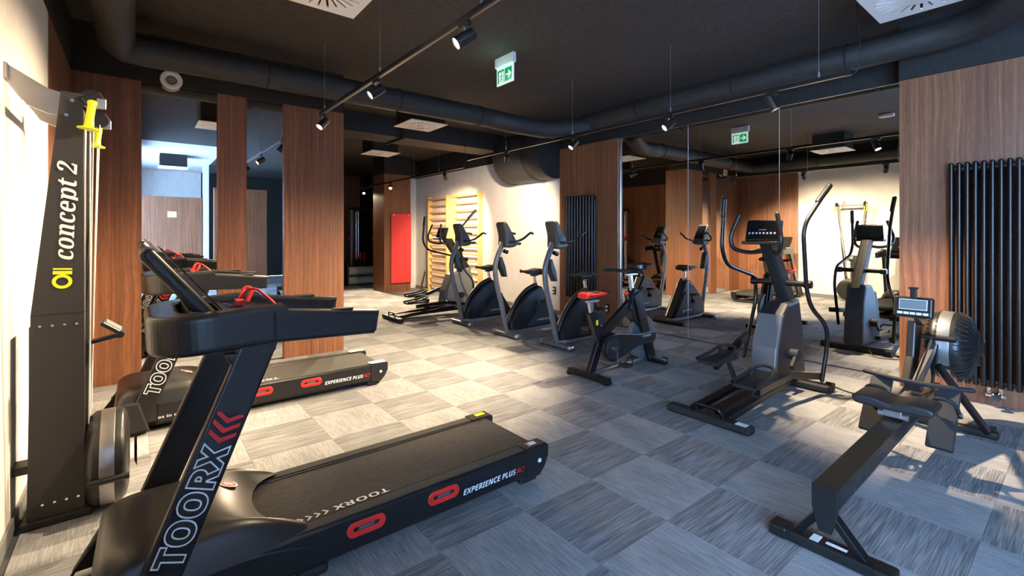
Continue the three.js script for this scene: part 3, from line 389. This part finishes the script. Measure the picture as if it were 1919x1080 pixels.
// ---------------------------------------------------------------- elliptical trainers (front toward +x)
function makeElliptical(label, at, shroud, foot) {
  const t = thing('elliptical_trainer', label, 'elliptical', at, 0, 'elliptical trainers'); // local x: 0 at the rear foot
  const rf = mesh('rear_foot', [rb(.1, .06, .66, .02, [.03, .035, 0])], mat.matte, t); mesh('foot_sticker', bx(.06, .001, .08, [.02, .0657, .26]), mat.paper, rf);
  mesh('rear_handle', pipe([[.02, .06, -.12], [.0, .13, -.1], [.0, .13, .1], [.02, .06, .12]], .012, .04), mat.blackMetal, t);
  for (const s of [-1, 1]) mesh('guide_rail', [bar([.05, .06, s * .13], [1.15, .13, s * .13], .05, .06, .008), bar([.08, .088, s * .13], [1.14, .158, s * .13], .004, .03, .001)], mat.blackMetal, t);
  mesh('center_beam', bar([.05, .06, 0], [1.55, .08, 0], .05, .08, .008), mat.blackMetal, t);
  mesh('front_foot', [rb(.12, .06, .72, .02, [1.5, .04, 0]), cyl([1.56, .045, .3], [1.56, .045, .36], .04), cyl([1.56, .045, -.3], [1.56, .045, -.36], .04)], mat.matte, t);
  const sh = mesh('shroud', ext([[.95, .1], [1.0, .42], [1.12, .7], [1.25, .8], [1.52, .82], [1.6, .55], [1.66, .1]], .2, .03, 0), shroud, t);
  mesh('shroud_rim', ext([[.93, .1], [.985, .43], [1.1, .71], [1.15, .7], [1.035, .42], [.985, .1]], .21, .01), mat.steelGrey, sh);
  mesh('crank', [cyl([1.3, .34, -.17], [1.3, .34, .17], .05), bar([1.3, .34, .15], [1.18, .24, .15], .05, .03), bar([1.3, .34, -.15], [1.42, .44, -.15], .05, .03)], mat.matte, t);
  mesh('column', [ext([[1.40, .78], [1.58, .78], [1.16, 1.36], [.98, 1.36]].map(([x, y]) => [x, y]), .1, .02)], mat.matte, t);
  const con = mesh('console', [rb(.05, .2, .3, .02, [0, 0, 0]).rotateZ(-.3).translate(.98, 1.46, 0), rb(.12, .03, .3, .01, [.93, 1.355, 0])], mat.blackPlastic, t);
  print('screen_print', .27, .17, 700, (g, w, h) => { g.fillStyle = '#0c0d10'; g.fillRect(0, 0, w, h); g.fillStyle = '#9aa0a8'; for (let k = 0; k < 8; k++) g.fillRect(w * (.07 + k * .113), h * .62, w * .06, h * .1); g.fillStyle = '#5a6068'; g.fillRect(w * .38, h * .46, w * .24, h * .05); }, con, [.952, 1.468, 0], [0, 0, 0], { roughness: .2 }).setRotationFromMatrix(new THREE.Matrix4().makeBasis(new THREE.Vector3(0, 0, 1), new THREE.Vector3(.2955, .9553, 0), new THREE.Vector3(-.9553, .2955, 0)));
  for (const s of [-1, 1]) mesh('fixed_handle', pipe([[1.08, 1.28, s * .04], [.96, 1.26, s * .12], [.82, 1.3, s * .2], [.8, 1.4, s * .215], [.86, 1.6, s * .16]], .018, .09), mat.blackPlastic, t);
  mesh('pivot_axle', [cyl([1.33, .98, -.25], [1.33, .98, .25], .026), cyl([1.33, .98, -.26], [1.33, .98, -.2], .036), cyl([1.33, .98, .2], [1.33, .98, .26], .036)], mat.blackMetal, t);
  // right arm (local +z, nearer the camera) swung forward, left arm swung back
  mesh('moving_arm', [pipe([[1.36, .14, .33], [1.42, .42, .35], [1.40, .62, .36], [1.28, .78, .27], [1.25, .95, .245], [1.16, 1.5, .25], [1.45, 1.86, .36]], .018, .12), pipe([[1.33, 1.72, .31], [1.45, 1.86, .36]], .024, .02)], mat.blackMetal, t);
  mesh('moving_arm', [pipe([[1.2, .26, -.28], [1.42, .8, -.26], [1.38, 1.02, -.25], [.82, 1.15, -.25], [.72, 1.3, -.25], [.76, 1.74, -.25]], .018, .1), pipe([[.745, 1.6, -.25], [.76, 1.74, -.25]], .023, .02)], mat.blackMetal, t);
  for (const [s, x0, y0, x1, y1, yp] of [[1, .25, .23, 1.38, .17, .02], [-1, .45, .29, 1.40, .46, .05]]) {
    const z = s * .2; mesh('pedal_bar', [bar([x0 + .1, y0 - .01, z + s * .02], [(x0 + x1) / 2 + .1, (y0 + y1) / 2 + .05, z + s * .04], .06, .045, .008), bar([(x0 + x1) / 2 + .1, (y0 + y1) / 2 + .05, z + s * .04], [x1, y1, s * .31], .06, .045, .008)], mat.blackMetal, t);
    const p = mesh('pedal', [ext([[-.2, -.01], [.19, -.01], [.2, .05], [.16, .06], [.13, .02], [-.2, .015]], .17, .008).translate(x0 + .12, y0 + .055, z)], mat.rubber, t);
    mesh('pedal_rim', [smooth([[x0 - .08, y0 + .08, z + .085], [x0 + .15, y0 + .10, z + .09], [x0 + .29, y0 + .14, z + .06], [x0 + .31, y0 + .15, z], [x0 + .29, y0 + .14, z - .06], [x0 + .15, y0 + .10, z - .09], [x0 - .08, y0 + .08, z - .085]], .014, 40, 8)], mat.matte, p);
    mesh('roller_wheel', [cyl([x0 + .3, .11, s * .13 - .025], [x0 + .3, .11, s * .13 + .025], .045), bar([x0 + .3, .11, s * .13], [x0 + .3, y0, z], .04, .03)], mat.rubber, t);
  }
  return t;
}
makeElliptical('dark elliptical trainer before the mirror with one arm raised', [3.36, 1.85, 0], mat.shroudDark);
makeElliptical('grey elliptical trainer before the wooden stall bars', [3.3, 7.35, 0], mat.greyShroud);

// ---------------------------------------------------------------- upright exercise bikes (front toward +x, placed turned round)
function makeBike() {
  const t = thing('exercise_bike', 'bike', 'exercise bike', [4.6, 4.28, 0], Math.PI, 'upright exercise bikes'); // local x = 4.6 - U
  const foot = (x, w) => [rb(.09, .055, w, .026, [x, .04, 0])];
  const ff = mesh('front_foot', foot(.46, .52), mat.steelGrey, t); mesh('foot_cap', [rb(.1, .065, .07, .03, [.46, .04, .25]), rb(.1, .065, .07, .03, [.46, .04, -.25])], mat.silver, ff);
  mesh('rear_foot', [...foot(-.55, .5), rb(.1, .06, .07, .028, [-.55, .04, .24]), rb(.1, .06, .07, .028, [-.55, .04, -.24])], mat.matte, t);
  mesh('base_beam', bar([.45, .06, 0], [-.55, .06, 0], .05, .07), mat.silver, t);
  { const path = [[.45, .06, 0], [.53, .4, 0], [.64, .82, 0], [.645, 1.02, 0], [.52, 1.32, 0]]; const c = new THREE.CatmullRomCurve3(path.map(V3)); mesh('front_post', new THREE.TubeGeometry(c, 40, .036, 14).scale(1, 1, .9), mat.steelGrey, t); }
  mesh('bottle_holder', [ext([[.60, 1.0], [.52, .84], [.47, .84], [.50, .98], [.56, 1.12], [.6, 1.12]], .09, .012)], mat.blackPlastic, t); mesh('adjust_knob', cyl([.5, 1.2, 0], [.44, 1.18, 0], .028), mat.blackPlastic, t);
  const sh = mesh('shroud', ext([[.42, .1], [.43, .2], [.30, .42], [.10, .60], [-.1, .68], [-.16, .66], [-.22, .55], [-.36, .35], [-.52, .12], [-.5, .09], [0, .08], [.3, .08]], .17, .03), mat.blackPlastic, t);
  for (const s of [-1, 1]) mesh('side_cover', ext([[.15, .12], [-.2, .5], [-.26, .44], [-.5, .12]], .03, .008, s * .092), mat.darkGrey, sh);
  mesh('shroud_ridge', smooth([[.43, .2, 0], [.3, .44, 0], [.1, .62, 0], [-.1, .70, 0]], .03, 30, 8), mat.hood, sh);
  mesh('crank', [cyl([.0, .33, -.14], [.0, .33, .14], .03), bar([0, .33, .13], [.1, .22, .13], .035, .02), bar([0, .33, -.13], [-.1, .44, -.13], .035, .02)], mat.matte, t);
  mesh('pedal', rb(.1, .03, .1, .008, [.12, .2, .2]), mat.rubber, t); mesh('pedal', rb(.1, .03, .1, .008, [-.12, .46, -.2]), mat.rubber, t);
  mesh('seat_post', [cyl([-.10, .64, 0], [-.06, .82, 0], .022)], mat.chrome, t); mesh('post_clamp', [cyl([-.06, .68, 0], [-.1, .68, .07], .02), rb(.12, .02, .05, .006, [-.06, .83, 0])], mat.blackPlastic, t);
  mesh('saddle', ext([[-.15, .0], [-.16, .06], [-.09, .085], [.03, .065], [.15, .06], [.17, .04], [.1, .02], [0, -.005]], .23, .04, 0, [], true).translate(-.03, .845, 0), mat.seat, t);
  const con = mesh('console', [ext([[.05, -.14], [.06, .02], [.1, .17], [.075, .2], [.02, .18], [-.13, -.05], [-.15, -.12], [-.08, -.15]], .19, .025, 0, [], true).translate(.48, 1.4, 0)], mat.consoleGrey, t); mesh('console_face', bar([.505, 1.575, 0], [.36, 1.36, 0], .006, .15, .002).translate(-.006, .004, 0), mat.screen, con);
  for (const s of [-1, 1]) mesh('handlebar', pipe([[.48, 1.34, s * .03], [.46, 1.32, s * .15], [.36, 1.36, s * .24], [.22, 1.46, s * .25], [.14, 1.44, s * .2]], .016, .06), mat.blackPlastic, t);
  mesh('handlebar_loop', pipe([[.48, 1.33, -.06], [.25, 1.29, -.05], [.2, 1.31, 0], [.25, 1.29, .05], [.48, 1.33, .06]], .016, .04), mat.blackPlastic, t);
  for (const s of [-1, 1]) { const w = print('lettering', .28, .05, 700, (g, w, h) => { g.fillStyle = '#dfe3e6'; fitText(g, 'CardioLine', 'italic bold sans-serif', w * .8, h * .7, '#d7dbde'); g.fillRect(w * .85, h * .1, w * .13, h * .8); g.fillStyle = '#3a3d42'; g.fillRect(w * .885, h * .3, w * .06, h * .4); }, sh, [-.16, .19, s * .1085], [0, s > 0 ? 0 : Math.PI, 0]); }
  return t;
}
{ const b = makeBike(); b.userData.label = 'grey and black upright exercise bike beside the slim radiator';
  copyOf(b, 'grey and black upright exercise bike, middle of the row of three', [4.5, 5.18]); copyOf(b, 'grey and black upright exercise bike next to the grey elliptical', [4.48, 6.3]); }

// ---------------------------------------------------------------- spinning bike
{ const t = thing('spinning_bike', 'black spinning bike with red saddle before the mirror', 'spinning bike', [3.48, 3.14, 0]); // local x = U - 3.48
  mesh('rear_foot', [rb(.075, .05, .52, .012, [0, .04, 0]), rb(.085, .04, .05, .01, [0, .02, .24]), rb(.085, .04, .05, .01, [0, .02, -.24])], mat.blackMetal, t);
  const ff = mesh('front_foot', rb(.075, .05, .44, .012, [1.0, .04, 0]), mat.blackMetal, t); mesh('foot_plate', rb(.06, .004, .14, .001, [1.0, .067, .12]), mat.alu, ff); mesh('transport_wheel', [cyl([1.06, .045, .14], [1.06, .045, .18], .035), cyl([1.06, .045, -.14], [1.06, .045, -.18], .035)], mat.rubber, ff);
  mesh('base_beam', bar([0, .05, 0], [1.0, .06, 0], .04, .05), mat.alu, t);
  mesh('frame', [bar([.02, .05, 0], [.17, .36, 0], .09, .05), bar([.19, .3, 0], [.04, .66, 0], .1, .055), bar([.14, .38, 0], [.74, .74, 0], .105, .05), bar([.2, .3, 0], [.75, .3, 0], .06, .05), bar([.70, .8, .055], [.96, .06, .06], .13, .03), bar([.70, .8, -.055], [.96, .06, -.06], .13, .03), bar([.64, .62, 0], [.72, .84, 0], .09, .1)], mat.blackMetal, t);
  mesh('flywheel', [lathe([[.04, -.016], [.2, -.016], [.225, -.022], [.235, -.018], [.235, .018], [.225, .022], [.2, .016], [.04, .016]], 40).rotateX(Math.PI / 2).translate(.86, .3, 0), cyl([.86, .3, -.04], [.86, .3, .04], .045)], mat.steelGrey, t);
  mesh('fork_guard', ext([[.62, .70], [.8, .82], [.92, .45], [.96, .2], [.78, .42], [.66, .52]], .09, .012), mat.blackPlastic, t);
  const cg = mesh('chain_cover', ext([[.16, .36], [.3, .42], [.7, .37], [.98, .36], [.98, .26], [.7, .24], [.3, .14], [.17, .2], [.13, .28]], .035, .008, .07, [], true), mat.blackPlastic, t); mesh('crank_disc', [cyl([.27, .28, .085], [.27, .28, .1], .11, .105, 32)], mat.darkGrey, cg);
  mesh('crank', [bar([.27, .28, .11], [.35, .12, .11], .03, .02), bar([.27, .28, -.11], [.19, .44, -.11], .03, .02), cyl([.27, .28, -.12], [.27, .28, .125], .022)], mat.chrome, t);
  mesh('pedal', [rb(.11, .03, .1, .006, [.36, .11, .17]), smooth([[.42, .12, .13], [.45, .17, .14], [.43, .17, .2], [.42, .12, .21]], .008, 20, 6)], mat.matte, t); mesh('pedal', [rb(.11, .03, .1, .006, [.18, .45, -.17])], mat.matte, t);
  mesh('seat_post', [bar([.055, .6, 0], [.02, .76, 0], .05, .035), bar([-.03, .765, 0], [.14, .765, 0], .025, .04)], mat.silver, t); mesh('lever', [cyl([.04, .68, .03], [.04, .67, .1], .012), rb(.02, .03, .02, .006, [.04, .67, .11])], mat.blackPlastic, t); mesh('yellow_tag', rb(.03, .05, .002, .0008, [.095, .55, .029]), mat.yellowTag, t);
  const sd = mesh('saddle', ext([[-.13, .0], [-.14, .04], [-.1, .06], [0, .045], [.12, .05], [.15, .04], [.1, .015], [0, .01]], .15, .025, 0, [], true).translate(.05, .8, 0), mat.red, t); mesh('saddle_nose', rb(.13, .03, .05, .014, [.22, .835, 0]), mat.blackPlastic, sd); mesh('saddle_pad', rb(.14, .012, .1, .005, [.04, .851, 0]), mat.matte, sd);
  mesh('handlebar_post', [bar([.70, .78, 0], [.66, 1.0, 0], .05, .035), bar([.58, 1.0, 0], [.78, 1.0, 0], .025, .04)], mat.silver, t); mesh('resistance_knob', [new THREE.SphereGeometry(.026, 14, 10).translate(.60, .80, 0)], mat.red, t); mesh('brake_rod', cyl([.61, .79, 0], [.66, .66, 0], .01), mat.chrome, t);
  mesh('handlebar', [pipe([[.5, 1.045, -.22], [.62, 1.035, -.2], [.68, 1.03, -.05], [.68, 1.03, .05], [.62, 1.035, .2], [.5, 1.045, .22]], .018, .08), pipe([[.68, 1.03, -.06], [.86, 1.07, -.07], [.9, 1.08, 0], [.86, 1.07, .07], [.68, 1.03, .06]], .018, .05), rb(.2, .025, .16, .01, [.66, 1.04, 0])], mat.rubber, t);
  mesh('bottle_holder', rb(.09, .07, .16, .02, [.74, 1.08, 0]), mat.blackPlastic, t);
  print('lettering', .16, .03, 700, (g, w, h) => { g.fillStyle = '#cfd3d6'; g.fillRect(0, h * .05, w, h * .2); fitText(g, 'TOORX', 'bold sans-serif', w, h, '#9a9ea3'); }, cg, [.83, .33, .0895], [0, 0, 0]);
}

// ---------------------------------------------------------------- radiators
function radiator(u, v0, n, pitch, y0, y1, label, valve) {
  const t = thing('tube_radiator', label, 'radiator', [u, v0, 0]);
  for (let k = 0; k < n; k++) mesh('tube', [cyl([0, y0, k * pitch], [0, y1, k * pitch], pitch * .33, pitch * .33, 12), cyl([.06, y0, k * pitch], [.06, y1, k * pitch], pitch * .33, pitch * .33, 12), new THREE.SphereGeometry(pitch * .33, 12, 6).translate(0, y1, k * pitch)], mat.blackMetal, t);
  for (const y of [y0 + .04, y1 - .04]) mesh('header_pipe', cyl([.03, y, -.02], [.03, y, (n - 1) * pitch + .02], .022), mat.satin, t);
  mesh('wall_bracket', [cyl([.03, y1 - .2, pitch], [.1, y1 - .2, pitch], .012), cyl([.03, y0 + .2, pitch], [.1, y0 + .2, pitch], .012)], mat.matte, t);
  if (valve) { const v = mesh('valve', [cyl([-.0, y0 - .06, pitch * 4.2], [0, y0 - .06, pitch * 6.6], .018), cyl([0, y0 - .06, pitch * 4.6], [0, y0, pitch * 4.6], .014), cyl([0, y0 - .06, pitch * 6], [0, y0, pitch * 6], .014), cyl([-.05, y0 - .06, pitch * 5.6], [.1, y0 - .06, pitch * 5.6], .016)], mat.chrome, t); mesh('valve_knob', [cyl([-.1, y0 - .06, pitch * 5.6], [-.05, y0 - .06, pitch * 5.6], .03, .034, 8)], mat.chrome, v); }
  return t;
}
radiator(5.49, .79, 17, .05, .17, 2.03, 'tall black tube radiator on the wood panel behind the rower', true);
radiator(5.72, 5.66, 10, .064, .38, 2.06, 'tall black tube radiator on the wood panel beside the bikes', false);

// ---------------------------------------------------------------- stall bars, mat, board, sockets, cables
for (const [v0, v1, lab] of [[9.72, 10.62, 'wooden stall bars on the white wall next to the red mat'], [8.38, 9.42, 'wooden stall bars on the white wall next to the exercise bikes']]) {
  const t = thing('stall_bars', lab, 'stall bars', [UR - .041, v0, 0], 0, 'wooden stall bars'), w = v1 - v0, top = 2.38;
  for (const z of [0, -w]) mesh('upright', rb(.12, top, .05, .006, [-.06, top / 2, z]), mat.oak, t);
  for (let k = 0; k < 14; k++) mesh('rung', place(new THREE.CylinderGeometry(.019, .019, w, 10).rotateX(Math.PI / 2), [k ? -.07 : -.1, top - .07 - k * .165, -w / 2]), mat.oak, t);
}
{ const t = thing('gym_mat', 'red padded gym mat hanging on the wood post', 'mat', [5.17, 10.92, .22]); mesh('mat_body', rb(.54, 1.74, .05, .012, [0, .87, 0]), mat.redMat, t); mesh('hanging_eyelet', [cyl([-.2, 1.7, .024], [-.2, 1.7, .03], .015), cyl([.2, 1.7, .024], [.2, 1.7, .03], .015)], mat.silver, t); }
{ const t = thing('balance_board', 'light wooden board leaning against the white wall', 'board', [5.6, 10.75, 0], -.5); mesh('board_deck', bar([0, .01, 0], [.12, .5, 0], .03, .32, .004), mat.oakDark, t); mesh('board_edge', bar([.02, .01, .17], [.14, .5, .17], .035, .02, .004), mat.matte, t); }
for (const [u, v, y, lab] of [[UM - .005, 6.12, .42, 'small black wall socket on the white wall beside the wood panel'], [UM - .065, 4.85, .26, 'small black double socket on the wood panel below the radiator']]) { const t = thing('wall_socket', lab, 'socket', [u, v, y]); mesh('socket_plate', rb(.02, .14, .08, .006, [0, 0, 0]), mat.blackPlastic, t); mesh('plug', [cyl([-.03, .03, 0], [-.01, .03, 0], .018), cyl([-.03, -.03, 0], [-.01, -.03, 0], .018)], mat.whitePlastic, t); }
single('power_cable', smooth([W(4.95, 1.7, .05), W(5.1, 1.6, .012), W(5.0, 1.35, .008), W(5.2, 1.2, .008), W(5.15, 1.0, .008), W(5.4, .9, .01), W(5.57, .88, .06)], .005, 50, 6), mat.rubber, 'thin black power cable lying between the elliptical and the rower', 'cable');

// ---------------------------------------------------------------- dark further room: cable machines and benches
function cableMachine(u, v, turn, label) {
  const t = thing('cable_machine', label, 'cable machine', [u, v, 0], turn, 'cable machines');
  for (const s of [-1, 1]) { mesh('upright', [bar([0, 0, s * .45], [0, 2.2, s * .45], .07, .07)], mat.silver, t); mesh('guide_rod', [cyl([.12, .1, s * .38], [.12, 2.1, s * .38], .014), cyl([.12, .1, s * .3], [.12, 2.1, s * .3], .014)], mat.chrome, t); mesh('weight_stack', rb(.12, .6, .16, .01, [.12, .4, s * .34]), mat.matte, t); mesh('pulley_carriage', rb(.1, .12, .1, .02, [-.05, 1.3, s * .45]), mat.red, t); }
  mesh('top_beam', rb(.1, .08, 1.0, .01, [0, 2.2, 0]), mat.matte, t); mesh('base_frame', [rb(.5, .06, .08, .01, [.05, .03, .45]), rb(.5, .06, .08, .01, [.05, .03, -.45])], mat.matte, t);
  mesh('back_pad', [rb(.1, .3, .3, .04, [-.1, .75, 0])], mat.red, t); mesh('seat_pad', [rb(.3, .08, .3, .03, [-.25, .5, 0])], mat.red, t); mesh('seat_stand', [bar([-.2, 0, 0], [-.2, .5, 0], .06, .06), bar([-.05, .2, 0], [-.05, .9, 0], .05, .05)], mat.matte, t); return t;
}
cableMachine(5.35, 13.9, -1.2, 'cable machine with red pads in the dark room beyond the post');
cableMachine(-.1, 9.6, Math.PI, 'cable machine with red pads beside the far left wood wall');
cableMachine(1.0, 10.9, Math.PI * .75, 'cable machine with red pads standing free in the far corner');
{ const t = thing('rolled_mat_rack', 'low rack with light rolled mats in the dark room', 'rack', [5.0, 13.1, 0]); for (const y of [.14, .4]) mesh('rolled_mat', cyl([-.4, y, 0], [.4, y, 0], .12, .12, 20), mat.sage, t); for (const x of [-.45, .45]) mesh('rack_side', rb(.03, .6, .3, .005, [x, .3, 0]), mat.matte, t); for (const y of [.01, .275]) mesh('rack_shelf', rb(.9, .015, .26, .003, [0, y, 0]), mat.matte, t); }
renderer.render(scene, camera);
